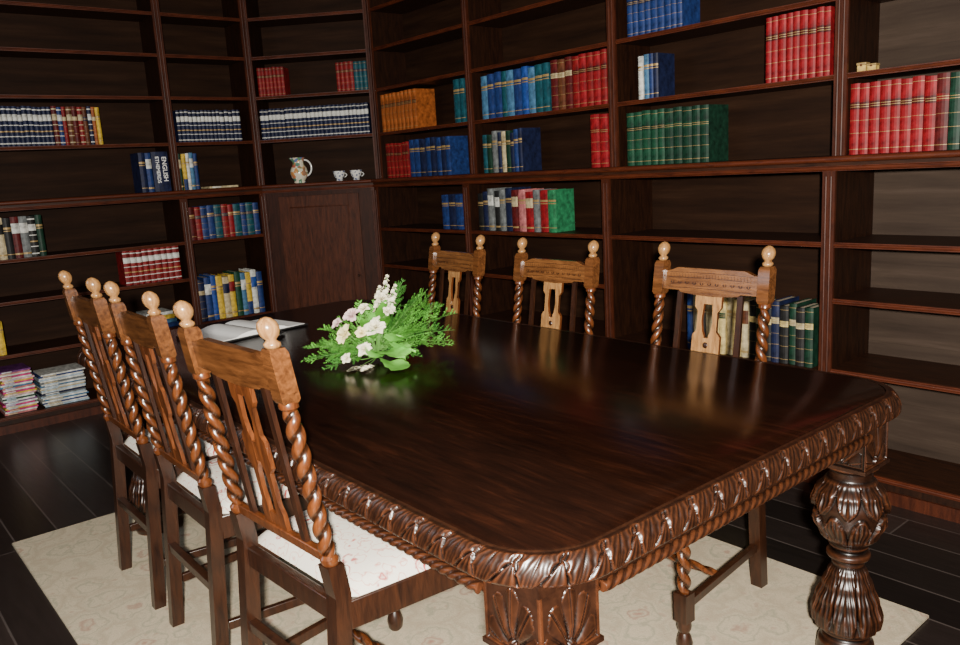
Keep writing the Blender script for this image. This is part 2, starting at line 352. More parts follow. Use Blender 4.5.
def row(run,upper,z,u0,u1,v,cols,h,place,group,style='gilt',lab='cream',setdesc=None,hv=.004,sv=.16,y=None):
    yf=(UF+.035 if upper else .035) if y is None else y
    a0=run_a(run,u0,v,yf); a1=run_a(run,u1,v,yf); n=len(cols)
    ws=[1+random.uniform(-sv,sv) for _ in cols]; s=sum(ws); ws=[w/s*(a1-a0) for w in ws]; x=a0
    rot=RUN[run][1]
    for i,c in enumerate(cols):
        st=style; lb=lab
        if isinstance(c,tuple): c,st,lb=c
        hh=h+random.uniform(-hv,hv) if setdesc is None else h+random.uniform(-.003,.003)
        o=book_mesh(ws[i]-.0018,hh,min(.19,hh*.62),c,st,lb)
        o.location=run_point(run,x+ws[i]/2,yf+(random.uniform(0,.012) if setdesc is None else random.uniform(0,.008)),z+.0006); o.rotation_euler=(0,0,rot)
        x+=ws[i]
        if setdesc: lbl=setdesc.replace('#',c)
        else:
            L=cols[i-1] if i else None; Rr=cols[i+1] if i<n-1 else None
            L=L[0] if isinstance(L,tuple) else L; Rr=Rr[0] if isinstance(Rr,tuple) else Rr
            if L is None: lbl=f'{c} book at left end of {place}'
            elif Rr is None: lbl=f'{c} book at right end of {place}'
            else: lbl=f'{c} book between {L} and {Rr} ones in {place}'
        tag(o,lbl,'book',group)
n='navy'; S1=UP[0]; S2=UP[1]
row('L',1,S1,-14,101,122,[(n,'banded','white')]*13+[('dark red','banded','cream'),('blue','banded','white'),('red','gilt','cream'),('brown','banded','cream'),('dark red','gilt','cream'),('red','banded','cream'),('brown','gilt','navy'),(n,'banded','white'),('orange brown','gilt','cream'),('yellow','title','cream')],.225,
    'the shelf above ledge, far left bay','books on first shelf above the ledge in far left bay')
row('L',1,S1,177,241,122,[(n,'banded','white')]*16,.205,'','matching books on the narrow bay shelf',setdesc='navy volume with white spine bands, matching set in narrow bay left of corner')
row('C',1,S1,260,369,120,[(n,'banded','white')]*26,.205,'','matching books in the corner bay',setdesc='navy volume with white spine bands, long matching set in corner bay above jug')
row('C',1,S2,257,284,80,['red']*7,.19,'','red books on corner bay upper shelf',style='gilt',lab='dark red',setdesc='small # gilt volume at left of the corner bay upper shelf')
row('C',1,S2,336,367,75,['red','red','red','red',('teal','gilt','navy'),('teal','gilt','navy'),('teal','gilt','navy')],.19,'','red and teal books on corner bay upper shelf',lab='dark red',setdesc='small # gilt volume at right of the corner bay upper shelf')
row('L',1,LEDGE,140,152,168,[(n,'title','white'),('blue','label','white')],.245,'pair left of lettered book, far left ledge','books beside the lettered book')
row('L',1,LEDGE,179,198,168,[('dark green','label','cream'),('yellow','half','blue'),('white','title','blue'),('light blue','label','white'),('blue','title','white')],.235,'short row on narrow bay ledge','short row of books on the narrow bay ledge',style='title')
row('L',0,1.0,-20,44,235,['black',('red','banded','white'),('cream','label','black'),('black','title','red'),('dark red','label','white'),('grey','label','white'),('black','banded','white'),('dark green','title','white')],.235,'shelf under ledge, far left bay','books under the ledge in far left bay')
row('L',0,.76,124,181,266,[('red','banded','white')]*9,.215,'','matching red books under the ledge in far left bay',setdesc='red volume with white spine bands, matching set low in far left bay')
row('L',0,1.0,189,260,222,[('dark red','title','cream'),('red','gilt','navy'),('blue','gilt','navy'),('blue','title','navy'),('teal','gilt','navy'),('red','gilt','navy'),('crimson','title','navy'),('teal','title','cream'),('blue','gilt','navy'),('teal','gilt','navy'),('blue','title','navy')],.215,'shelf under ledge, narrow bay','books under the ledge in the narrow bay')
row('L',0,.455,199,264,295,['navy',('blue','label','white'),('bright blue','title','white'),('yellow','title','blue'),('cream','label','navy'),('yellow','label','red'),('green','title','white'),('light blue','label','white'),('yellow','half','blue'),('white','label','bright blue'),('blue','title','white')],.29,'tall row low in narrow bay','tall books low in the narrow bay',hv=.015)
row('L',0,.455,-12,4,335,[('brown','title','cream'),('yellow','title','cream')],.2,'low shelf, far left edge','pair of books low at far left')
row('R',1,S1,381,416,112,[('orange brown','gilt','brown')]*9,.245,'','matching orange brown books right of the corner',setdesc='orange brown gilt volume, matching set just right of the corner bay')
row('R',1,S1,453,464,103,['teal','teal'],.255,'','teal pair right of the corner',style='title',setdesc='teal book, one of two beside the orange brown set')
row('R',1,LEDGE,386,409,160,[('red','gilt','dark red')]*6,.225,'','red books on ledge right of the corner',setdesc='red gilt volume on the ledge below the orange brown set')
row('R',1,LEDGE,409,450,158,['blue','blue',('navy','title','red'),'blue','navy','blue','navy','blue'],.235,'ledge row right of red set','blue books on ledge right of the corner',style='title')
row('R',1,S1,481,549,92,['light blue','blue',('blue','title','red'),'teal','light blue','blue',('bright blue','title','red'),'light blue','teal','teal'],.245,'blue row behind middle chair','blue books behind the middle chair',style='title',hv=.008)
row('R',1,S1,550,606,82,['dark red','brown','dark red',('red','gilt','dark red'),('crimson','gilt','dark red'),('red','gilt','dark red'),('crimson','gilt','dark red'),('red','gilt','dark red')],.257,'red run behind middle chair','red books behind the middle chair',hv=.005)
row('R',1,LEDGE,482,522,146,['teal','dark green',('grey','title','white'),'navy',('cream','title','navy'),'dark green',('navy','title','red'),('blue','title','white'),'navy'],.225,'ledge row behind middle chair','dark books on ledge behind the middle chair',style='title',hv=.012)
row('R',1,LEDGE,590,607,136,[('crimson','gilt','red'),('crimson','gilt','red')],.262,'','tall crimson pair on the ledge',setdesc='tall crimson book, one of a pair at ledge end behind middle chair')
row('R',0,1.0,442,462,214,['blue','navy','blue'],.21,'trio under ledge right of corner','blue trio under the ledge',style='title')
row('R',0,1.0,477,556,211,['black','navy',('grey','label','white'),('black','label','white'),('grey','title','white'),('navy','title','white'),('dark red','label','cream'),('pink','title','white'),('crimson','label','cream'),('grey','title','white'),('crimson','title','white'),('mid green','title','green')],.225,'shelf under ledge behind middle chair','mixed books under the ledge behind the middle chair',style='title',hv=.015)
row('R',1,S2,626,682,16,[('blue','gilt','navy')]*9,.22,'','matching blue books at the top',setdesc='blue gilt volume, matching set on highest filled shelf above the green set')
row('R',1,S1,638,658,73,[('white','title','blue'),('light blue','title','white'),('blue','title','white'),('navy','title','white')],.20,'short row directly above the green set','short row above the green set')
row('R',1,LEDGE,626,708,133,[('green','gilt','dark green')]*5+[('dark green','gilt','green')]*5,.25,'','green books on the ledge',setdesc='# gilt volume, green set on the ledge behind nearest far-side chair')
row('R',1,S1,765,830,44,[('crimson','gilt','dark red')]*9,.258,'','red set on upper right shelf',setdesc='crimson gilt volume, set at right end of shelf above the ledge')
row('R',1,LEDGE,849,972,116,[('crimson','gilt','dark red')]*8+[('dark red','gilt','red'),('dark green','gilt','green'),('green','gilt','dark green')],.262,'','books on ledge at right edge',setdesc='large # gilt volume on the ledge at the right edge of view')
row('R',0,.48,686,813,330,[('blue','title','navy'),('cream','title','brown'),('black','title','cream'),('cream','title','brown'),('pale yellow','label','brown'),('pale yellow','gilt','green'),('cream','title','red'),('pale yellow','title','brown'),('cream','label','brown'),('black','gilt','pale yellow'),('dark green','gilt','cream'),('black','gilt','pale yellow'),('navy','gilt','cream'),('black','gilt','pale yellow'),('dark green','gilt','cream'),('black','gilt','cream'),('dark green','gilt','pale yellow')],.255,'low row behind nearest far-side chair','books low behind the nearest far-side chair',hv=.012)
yf=UF+.035; a0=run_a('L',152.5,168,yf); a1=run_a('L',169,168,yf); w=a1-a0
o=book_mesh(w-.001,.25,.16,'navy','plain','white'); o.location=run_point('L',(a0+a1)/2,yf,LEDGE+.0006)
tag(o,'thick navy book with white lettering down its spine on the far left ledge','book')
def text_mesh(txt,size,parent,loc,rot,mat):
    cu=bpy.data.curves.new('spine_lettering','FONT'); cu.body=txt; cu.size=size; cu.extrude=.0004; cu.offset=.0005; cu.align_x='CENTER'; cu.align_y='CENTER'
    tmp=bpy.data.objects.new('tmp_text',cu); C.objects.link(tmp); bpy.context.view_layer.update()
    me=bpy.data.meshes.new_from_object(tmp.evaluated_get(bpy.context.evaluated_depsgraph_get())); bpy.data.objects.remove(tmp)
    me.materials.clear(); me.materials.append(mat)
    o=bpy.data.objects.new('spine_lettering',me); C.objects.link(o); o.parent=parent; o.location=loc; o.rotation_euler=rot; return o
text_mesh('ENGLISH',.040,o,(w*.21,-.0068,.14),(PI/2,PI/2,0),M['paper'])
text_mesh('ETHEMERDS',.031,o,(-w*.20,-.0068,.137),(PI/2,PI/2,0),M['paper'])
def flat(run,a,y,z,w,d,h,cov,label,group=None,cat='magazine',rz=0,name='magazine',lab='white'):
    b=MB(); b.box(-w/2,w/2,0,d,0,h,0); b.box(-w/2+.002,w/2+.0005,.003,d-.002,h*.25,h*.75,1)
    b.box(-w*.4,-w*.1,-.0006,0,h*.2,h*.8,2)
    o=b.build(name,[MC[cov],M['page'],MC[lab]],smooth=0); o.location=run_point(run,a,y,z); o.rotation_euler=(0,0,RUN[run][1]+rz)
    return tag(o,label,cat,group)
a=run_a('L',222,184,.09); flat('L',a,.06,LEDGE+.0005,.2,.15,.012,'cream','thin cream booklet lying flat on the narrow bay ledge',cat='booklet',name='booklet')
for (u0,u1,nm,cs,topz) in ((1,38,'left',['pink','white','magenta','yellow','white','magenta','white','purple','white','green','white','pale pink','yellow','magenta','white','pink','light blue','white','magenta','yellow','pale pink','white','magenta','white','pink','purple'],.26),
                          (41,90,'right',['pale blue','white','blue','white','light blue','white','pale blue','grey','navy','white','pale blue','cream','white','light blue','white','grey','white','pale blue','white','blue','white'],.20)):
    a0=run_a('L',u0,395,.03); a1=run_a('L',u1,395,.03); z=.0965
    hh=topz/len(cs)
    for i,c in enumerate(cs):
        pos='bottom' if i==0 else ('top' if i==len(cs)-1 else None)
        lb=(f'{c} magazine at the {pos} of the {nm} stack on the bottom shelf' if pos else f'{c} magazine lying between {cs[i-1]} and {cs[i+1]} ones in the {nm} stack')
        flat('L',(a0+a1)/2+random.uniform(-.010,.010),.035+random.uniform(0,.016),z,(a1-a0)-.02,.2,hh-.0008,c,lb,f'magazines in the {nm} stack on the bottom shelf',lab=random.choice(['white','pale blue','cream']),rz=random.uniform(-.03,.03)); z+=hh
a=run_a('L',165,315,.04); z=.4555
for i,(c,h_) in enumerate((('blue',.03),('light blue',.025),('yellow',.03),('white',.02))):
    flat('L',a-.01*i,.05,z,.17,.2,h_-.0005,c,f'{c} book lying flat in the low pile behind the farthest left chair','low pile of flat books',cat='book',name='book'); z+=h_
for k,(u,h_,lb_) in enumerate(((862,.034,'small gilt box, the left one of two, on the upper right shelf'),(872,.026,'smaller gilt box, the right one of two, on the upper right shelf'))):
    a=run_a('R',u,64,UF+.05); q=MB()
    q.box(-.016,.016,0,.03,0,h_*.72,0); q.box(-.018,.018,-.002,.032,h_*.74,h_,1); q.box(-.004,.004,-.004,-.002,h_*.6,h_*.85,2)
    o=q.build('box',[MC['gilt'],M['gold'],MC['brown']],smooth=0,bevel=.0015); o.location=run_point('R',a,UF+.045,S1+.0006); o.rotation_euler=(0,0,RUN['R'][1]); tag(o,lb_,'box','tiny gilt boxes on the upper right shelf')
# ------------------------------------------------------------------ jug and cups
yc=UF*.6
a=run_a('C',299,180,yc+.02); jl=run_point('C',a,yc+.04,LEDGE+.0005)
j=empty('jug',jl,0); tag(j,'white pitcher painted with flowers standing on the corner ledge','jug')
b=MB(); b.lathe([(.036,0),(.040,.008),(.036,.014),(.054,.04),(.061,.068),(.056,.095),(.042,.120),(.036,.138),(.042,.162),(.047,.172),(.042,.171),(.032,.138),(.036,.12)],28,lambda th,z:1+(.35*max(0,math.cos(th-2.5))**8 if z>.14 else 0))
b.build('body',M['jug'],j,smooth=60)
b=MB(); cs=[]
for i in range(13):
    t=i/12; an=-PI*.5+PI*t; cs.append((.042+.045*math.cos(an),0,.10+.055*math.sin(an)))
b.tube(cs,.006,8,mt=Rz(2.5+PI)); b.build('handle',M['white'],j,smooth=60)
for k,(u,lb) in enumerate(((339,'small blue patterned white cup beside the jug, the left one'),(356,'small blue patterned white cup farthest from the jug, the right one'))):
    a=run_a('C',u,178,yc+.02); c=empty('cup',run_point('C',a,yc+.035,LEDGE+.0005)); tag(c,lb,'cup','pair of small cups on the corner ledge')
    b=MB(); b.lathe([(.022,0),(.024,.006),(.02,.01),(.034,.03),(.04,.055),(.042,.066),(.038,.066),(.032,.03),(.015,.014)],24); b.build('bowl',M['cup'],c,smooth=60)
    b=MB(); b.tube([(.037+.016*math.sin(PI*i/8),0,.022+.03*i/8) for i in range(9)],.003,6,mt=Rz(-.8)); b.build('handle',M['white'],c)
# ------------------------------------------------------------------ table
X0,X1,Y0,Y1,ZT=.778,2.075,.835,3.44,.75
RC=.13
def rrect(x0,x1,y0,y1,r,ds):
    pts=[]
    def seg(a,b,nrm):
        n=max(1,int((Vector(b)-Vector(a)).length/ds))
        for i in range(n):
            t=i/n; pts.append((a[0]+(b[0]-a[0])*t,a[1]+(b[1]-a[1])*t,nrm[0],nrm[1]))
    def arc(cx,cy,a0,r):
        n=max(4,int(r*PI/2/ds*1.4))
        for i in range(n):
            an=a0+PI/2*i/n; pts.append((cx+r*math.cos(an),cy+r*math.sin(an),math.cos(an),math.sin(an)))
    seg((x0+r,y0),(x1-r,y0),(0,-1)); arc(x1-r,y0+r,-PI/2,r); seg((x1,y0+r),(x1,y1-r),(1,0)); arc(x1-r,y1-r,0,r)
    seg((x1-r,y1),(x0+r,y1),(0,1)); arc(x0+r,y1-r,PI/2,r); seg((x0,y1-r),(x0,y0+r),(-1,0)); arc(x0+r,y0+r,PI,r)
    return pts
tbl=empty('dining_table',((X0+X1)/2,(Y0+Y1)/2,.01)); tag(tbl,'large polished dark wood dining table with a carved leaf rim and bulbous legs','table')
hx,hy=(X1-X0)/2,(Y1-Y0)/2
pp=rrect(-hx,hx,-hy,hy,RC,.05)
b=MB(); n_=len(pp); b.add([(p[0],p[1],ZT-.03) for p in pp]+[(p[0],p[1],ZT-.002) for p in pp]+[(p[0]-p[2]*.004,p[1]-p[3]*.004,ZT) for p in pp],
  [tuple(reversed(range(n_))),tuple(range(2*n_,3*n_))]+[(i,(i+1)%n_,(i+1)%n_+n_,i+n_) for i in range(n_)]+[(i+n_,(i+1)%n_+n_,(i+1)%n_+2*n_,i+2*n_) for i in range(n_)])
b.build('tabletop',M['table'],tbl,smooth=30)
pp=rrect(-hx,hx,-hy,hy,RC,.0021); N=len(pp)
S=[0]
for i in range(1,N+1):
    a,c=pp[i-1],pp[i%N]; S.append(S[-1]+math.hypot(c[0]+c[2]*.025-a[0]-a[2]*.025,c[1]+c[3]*.025-a[1]-a[3]*.025))
NL=round(S[-1]/.078); LP=S[-1]/NL; K=38
def smooth01(x): x=max(0,min(1,x)); return x*x*(3-2*x)
def ridge(x): return 1-abs(math.sin(PI*x))**1.4
def rim_h(s,p):
    if p<.15: return 0
    q=(p-.15)/.85
    sk=s+.030*(q**.8)-.008
    u=(sk/LP)%1.0-.5
    lob=1-.12*abs(math.sin(q*PI*3.2))
    wq=.47*(1-.70*q**2.4)*lob
    e=abs(u)/max(.03,wq); h=-.0034
    if e<1:
        fan=e*2.2-q*1.4
        h=-.0034+smooth01((1-e)*9)*(.0048+.0022*ridge(fan)*(.35+.65*e))
        h-=.0020*smooth01(1-abs(u)/.03)
    u2=((sk/LP+.5)%1.0)-.5; w2=.40*max(0,q-.30)**.8; e2=abs(u2)/max(.02,w2)
    if e2<1 and e>.9:
        h=max(h,-.0034+smooth01((1-e2)*6)*(.0048+.0015*ridge(e2*1.6)))
    return h*min(1,(1-q)*12)*min(1,q*12)
vs=[];fs=[]
for i in range(N):
    x,y,nx,ny=pp[i]
    for k in range(K+1):
        p=k/K
        if p<.15:
            t=p/.15; o=.008*t; z=ZT-.001-.002*t*t; hh=0; nO,nZ=.2,.98
        else:
            ph=math.radians(18+84*(p-.15)/.85); o=.003+.030*math.sin(ph); z=ZT+.000-.042*(1-math.cos(ph)); hh=rim_h(S[i],p); nO,nZ=math.sin(ph),math.cos(ph)
        vs.append((x+nx*(o+hh*nO),y+ny*(o+hh*nO),z+hh*nZ))
for i in range(N):
    jn=(i+1)%N
    for k in range(K): fs.append((i*(K+1)+k,jn*(K+1)+k,jn*(K+1)+k+1,i*(K+1)+k+1))
base=len(vs)
for i in range(N):
    x,y,nx,ny=pp[i]; vs.append((x-nx*.02,y-ny*.02,ZT-.053))
for i in range(N):
    jn=(i+1)%N; fs.append((i*(K+1)+K,jn*(K+1)+K,base+jn,base+i))
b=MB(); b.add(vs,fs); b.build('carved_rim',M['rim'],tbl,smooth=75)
b=MB(); ai=.020
for (x0,x1,y0,y1) in ((-hx+.1,hx-.1,-hy+ai,-hy+ai+.03),(-hx+.1,hx-.1,hy-ai-.03,hy-ai),(-hx+ai,-hx+ai+.03,-hy+.1,hy-.1),(hx-ai-.03,hx-ai,-hy+.1,hy-.1)):
    b.box(x0,x1,y0,y1,.634,ZT-.03)
b.build('apron',M['rimplain'],tbl,bevel=.003)
ro=.008
for (p,q) in (((-hx+.155,-hy+ro),(hx-.165,-hy+ro)),((-hx+.145,hy-ro),(hx-.145,hy-ro)),((-hx+ro,-hy+.155),(-hx+ro,hy-.145)),((hx-ro,-hy+.145),(hx-ro,hy-.145))):
    L=math.hypot(q[0]-p[0],q[1]-p[1]); n_=int(L/.003); b=MB()
    b.tube([(p[0]+(q[0]-p[0])*i/n_,p[1]+(q[1]-p[1])*i/n_,.650) for i in range(n_+1)],.0110,18,mod=lambda th,s:.66+.34*abs(math.cos(1.5*th-PI*s/.026))**.6)
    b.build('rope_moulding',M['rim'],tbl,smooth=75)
prof=[(.56,.052),(.548,.068),(.535,.053),(.52,.053),(.505,.067),(.475,.086),(.44,.095),(.40,.091),(.36,.074),(.33,.050),(.315,.040),(.306,.054),(.296,.054),(.288,.039),(.272,.041),(.25,.050),(.215,.063),(.175,.077),(.135,.088),(.105,.088),(.085,.066),(.075,.052),(.065,.060),(.05,.070),(.02,.074),(0,.068)]
def rz_(z):
    for (z1,r1),(z0,r0) in zip(prof,prof[1:]):
        if z0<=z<=z1:
            t=(z-z0)/(z1-z0); t=t*t*(3-2*t); return r0+(r1-r0)*t
    return .06
def leafr(u,w,hi,fan):
    e=abs(u)/w
    if e<1: return -.06+smooth01((1-e)*8)*(hi*.75+.05*ridge(e*2.4-fan)*(.4+.6*e))+.035*smooth01(1-abs(u)/.05)
    return -.06
def legmod(th,z):
    if .33<z<.515:
        q=(z-.33)/.185
        if q>.52:
            qq=(1-q)/.48; u=(th*8/(2*PI))%1-.5; h=leafr(u,.5*(1-.9*qq**3)+.01,.12,qq*1.5)
        else:
            qq=q/.52; u=((th*8/(2*PI)+.5)%1)-.5; h=leafr(u,.5*(1-.85*qq**3)+.01,.11,qq*1.5)
        return .94+h*min(1,q*8,(1-q)*8)
    if .09<z<.275:
        # long leaves hang down over the flared foot
        q=(z-.09)/.185; u=(th*8/(2*PI))%1-.5; h=leafr(u,.5*(1-.85*max(0,1-q-.25)**3)+.01,.13,(1-q)*1.8)
        return .94+h*min(1,q*6,(1-q)*5+.2)
    return 1
lp=[]; z=.56
while z>0: lp.append((rz_(z),z)); z-=.0035
lp.append((.068,0)); lp.reverse()
def palm(u,v):
    x=(u-.5)*2; y=v*1.12-.04; r=math.hypot(x,y); an=math.atan2(x,y+.001)
    bd=min(u,1-u,v,1-v)
    if bd<.03: return .0095*min(1,bd/.03+.55)
    if bd<.05: return .0095
    if bd<.08: return .002
    h=.002
    lim=.98*(.84+.16*abs(math.cos(an*4.5)))
    if r<lim: h=.003+.0095*abs(math.cos(an*4.5))**.5*min(1,r*2.5)*(1-.5*(r/lim)**3)-.003*smooth01(1-abs(math.sin(an*4.5))/.12)
    if r<.17: h=.012
    return h
LI=.082
for sx in (-1,1):
    for sy in (-1,1):
        cx,cy=sx*(hx-(LI if sx<0 else .100)),sy*(hy-LI)
        if sy>0: cx,cy=sx*(hx-LI-.05),hy-.22
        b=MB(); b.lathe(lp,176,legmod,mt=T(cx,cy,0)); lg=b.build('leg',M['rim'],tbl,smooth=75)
        b=MB(); w=.064 if sx<0 else .058; e_=w+.0055
        b.box(cx-e_+.004,cx+e_-.004,cy-e_+.004,cy+e_-.004,.556,.705,1)
        b.box(cx-w-.0095,cx+w+.0095,cy-w-.0095,cy+w+.0095,.550,.559,1); b.box(cx-w-.0095,cx+w+.0095,cy-w-.0095,cy+w+.0095,.685,.705,1)
        for k in range(4):
            mt=T(cx,cy,0)@Rz(k*PI/2)
            b.grid(72,60,lambda u,v:(-e_+2*e_*u,-w+.004-palm(u,v),.557+.130*v),mt=mt)
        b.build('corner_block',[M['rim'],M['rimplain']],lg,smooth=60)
# ------------------------------------------------------------------ chairs
LEAN=.15
def warp(p):
    z=p[2]; y=p[1]; x=p[0]
    if z>.47: y-=LEAN*(z-.47); x*=1.045-.09*(z-.47)
    else: y-=.07*(.47-z); x*=1.045
    return (x,y,z)
def make_chair():
    t=empty('dining_chair',(0,0,.01)); PX=.192; PY=-.20; B0=.565
    for s in (-1,1):
        x=s*PX; b=MB(); q=.0180
        for z0,z1 in ((0,.15),(.15,.3),(.3,.47),(.47,.54)): b.box(x-q,x+q,PY-q,PY+q,z0,z1,1)
        b.lathe([(.016,.54),(.019,.547),(.019,.555),(.013,.562)],16,mi=0,mt=T(x,PY,0))
        b.twist(x,PY,.558,.880,.0182,3.8*s,20,78,amp=.24)
        b.lathe([(.013,.876),(.019,.882),(.019,.890),(.016,.896)],16,mi=0,mt=T(x,PY,0))
        q=.0190
        b.lathe([(.8*q*1.41,.892),(q*1.41,.900),(q*1.41,.992),(.80*q*1.41,1.002)],4,mi=2,mt=T(x,PY,0)@Rz(PI/4))
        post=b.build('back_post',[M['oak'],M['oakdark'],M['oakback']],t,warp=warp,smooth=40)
        b=MB(); b.lathe([(.012,1.002),(.016,1.007),(.016,1.012),(.010,1.017),(.011,1.020),(.0175,1.027),(.0205,1.037),(.0205,1.044),(.0175,1.053),(.010,1.060),(.002,1.063)],20,mt=T(x,PY,0))
        b.build('finial',M['oaklight'],post,warp=warp,smooth=60)
    W=PX-.018; top=[];bot=[]
    for i in range(41):
        u=-1+2*i/40; x=u*W; top.append((x,.972+.012*(smooth01((.92-abs(u))/.25))))
        bot.append((x,.906+(.006 if abs(u)>.62 else -.007*math.cos(u/.62*PI/2))))
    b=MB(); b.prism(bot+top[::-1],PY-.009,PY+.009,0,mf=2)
    for off in (.917,.950,.966):
        for i in range(24):
            u0=-.88+1.76*i/24; u1=u0+1.76/24; f=lambda u:off+.004*math.cos(u*PI*.5)
            b.add([(u0*W,PY+.0096,f(u0)),(u1*W,PY+.0096,f(u1)),(u1*W,PY+.0096,f(u1)+.0015),(u0*W,PY+.0096,f(u0)+.0015)],[(0,1,2,3)],1)
    for i in range(27):
        x=(-.84+1.68*i/26)*W
        b.add([(x-.0006,PY+.0096,.9535),(x+.0006,PY+.0096,.9535),(x+.0026,PY+.0096,.9650),(x+.0016,PY+.0096,.9655)],[(0,1,2,3)],1)
    for i in range(11):
        x=(-.8+1.6*i/10)*W
        for s in (-1,1): b.add([(x,PY+.0096,.930),(x+s*.008,PY+.0096,.936),(x+s*.004,PY+.0096,.941)],[(0,1,2)],1)
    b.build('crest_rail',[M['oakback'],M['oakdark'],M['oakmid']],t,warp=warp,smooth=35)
    b=MB(); b.box(-W,W,PY-.009,PY+.009,.541,B0); b.build('lower_back_rail',M['oak'],t,warp=warp,bevel=.003)
    b=MB()
    for s in (-1,1):
        o_=[(B0,.046),(.605,.046),(.625,.036),(.70,.036),(.715,.050),(.775,.050),(.79,.036),(.85,.036),(.865,.048),(.906,.048)]
        i_=[(.906,.016),(.865,.016),(.82,.020),(.79,.015),(.775,.008),(.715,.008),(.70,.015),(.66,.020),(.615,.016),(B0,.016)]
        b.prism([(s*w,z) for z,w in o_]+[(s*w,z) for z,w in i_],PY-.005,PY+.005,0,mf=2)
    for z0,z1 in ((B0,.598),(.722,.768),(.874,.906)): b.prism([(-.017,z0),(.017,z0),(.017,z1),(-.017,z1)],PY-.0045,PY+.0045,0,mf=2)
    b.lathe([(.010,0),(.007,.003),(.001,.004)],10,mi=1,mt=T(0,PY+.0045,.745)@Rx(-PI/2))
    b.build('splat',[M['oak'],M['oakdark'],M['oaklight']],t,warp=warp,smooth=30)  # pale front face has its sheen put into the colour; back is darker
    for s in (-1,1):
        b=MB(); zs=[B0,.64,.70,.76,.82,.908]
        for z0,z1 in zip(zs,zs[1:]): b.box(s*.110-.0095,s*.110+.0095,PY-.005,PY+.005,z0,z1)
        b.build('back_slat',M['oakdark'],t,warp=warp,smooth=30)
    b=MB(); FX,FY=.250,.230; PX2=PX*1.045
    for s in (-1,1):
        mt=T(s*(PX2+FX)/2,.012,0)@Rz(-s*math.atan((FX-PX2)/.43)); b.box(-.012,.012,-.198,.198,.385,.450,mt=mt)
    b.box(-PX2,PX2,PY-.01,PY+.012,.40,.450); b.box(-FX,FX,FY-.012,FY+.012,.385,.450)
    b.build('seat_frame',M['oakdark'],t,bevel=.003)
    def cush(u,v):
        a=u*2-1; c=v*2-1; w=(PX2+.012)+(FX-.002-PX2)*v; e=max(0,(1-abs(a)**5)*(1-abs(c)**5))**.4
        return (a*w,-.178+.428*v,.447+.042*e+.014*(1-a*a)*(1-c*c))
    b=MB(); b.grid(26,26,cush); b.grid(2,2,lambda u,v:((u*2-1)*(PX2+.01),-.178+.425*v,.447)); b.build('seat_cushion',M['tap'],t,smooth=60)
    for s in (-1,1):
        x=s*FX; q=.020; b=MB()
        b.box(x-q,x+q,FY-q,FY+q,.375,.451,1)
        b.lathe([(.018,.375),(.021,.368),(.014,.36)][::-1],16,mt=T(x,FY,0))
        b.twist(x,FY,.175,.362,.0195,2.2*s,20,44,amp=.24)
        b.box(x-q,x+q,FY-q,FY+q,.095,.178,1)
        b.lathe([(.014,0),(.020,.008),(.023,.03),(.018,.05),(.013,.06),(.018,.07),(.020,.08),(.018,.096)],16,mi=1,mt=T(x,FY,0))
        b.build('front_leg',[M['oak'],M['oakdark']],t,smooth=40)
    for s in (-1,1):
        b=MB(); mt=T(s*(PX2+FX)/2,.002,0)@Rz(-s*math.atan((FX-PX2)/.43)); b.box(-.009,.009,-.202,.202,.125,.15,mt=mt); b.build('stretcher',M['oakdark'],t,bevel=.002)
    b=MB(); b.twist(0,0,-.214,.214,.013,3,16,60); b.v=[Ry(PI/2)@p+Vector((0,.02,.138)) for p in b.v]; b.build('stretcher',M['oak'],t,smooth=60)
    b=MB(); b.box(-PX2,PX2,PY-.03,PY-.008,.24,.265); b.build('stretcher',M['oakdark'],t,bevel=.002)
    b=MB(); b.box(-FX,FX,FY-.010,FY+.010,.315,.345); b.build('stretcher',M['oakdark'],t,bevel=.002)
    return t
FO=.20+LEAN*.57
ch=[(.650+FO*1.06,1.640,-PI/2+.045,'carved oak chair nearest the viewer, left of the table, its floral seat showing',1.03,1.03,1.06),
    (.656+FO,2.245,-PI/2-.02,'carved oak chair on the left side, between the nearest and farthest left chairs',1.03,.92,1),
    (.658+FO,2.765,-PI/2-.015,'carved oak chair at the far end of the left side, nearest the open book',1.03,.92,1),
    (2.205-FO,1.480,PI/2+.0,'carved oak chair on the far side, nearest the table corner, before cream book spines',1.01,1,1),
    (2.205-FO,2.175,PI/2-.0,'carved oak chair in the middle of the three on the far side',1.005,.99,1),
    (2.215-FO,2.820,PI/2-.10,'carved oak chair on the far side directly behind the flowers',1.01,.95,1)]
c0=make_chair()
for i,(x,y,rz,lb,sz,sx_,sy_) in enumerate(ch):
    c=c0 if i==0 else copy_tree(c0)
    c.location=(x,y,.01); c.rotation_euler=(0,0,rz); c.scale=(sx_,sy_,sz); tag(c,lb,'chair','barley twist chairs around the table')
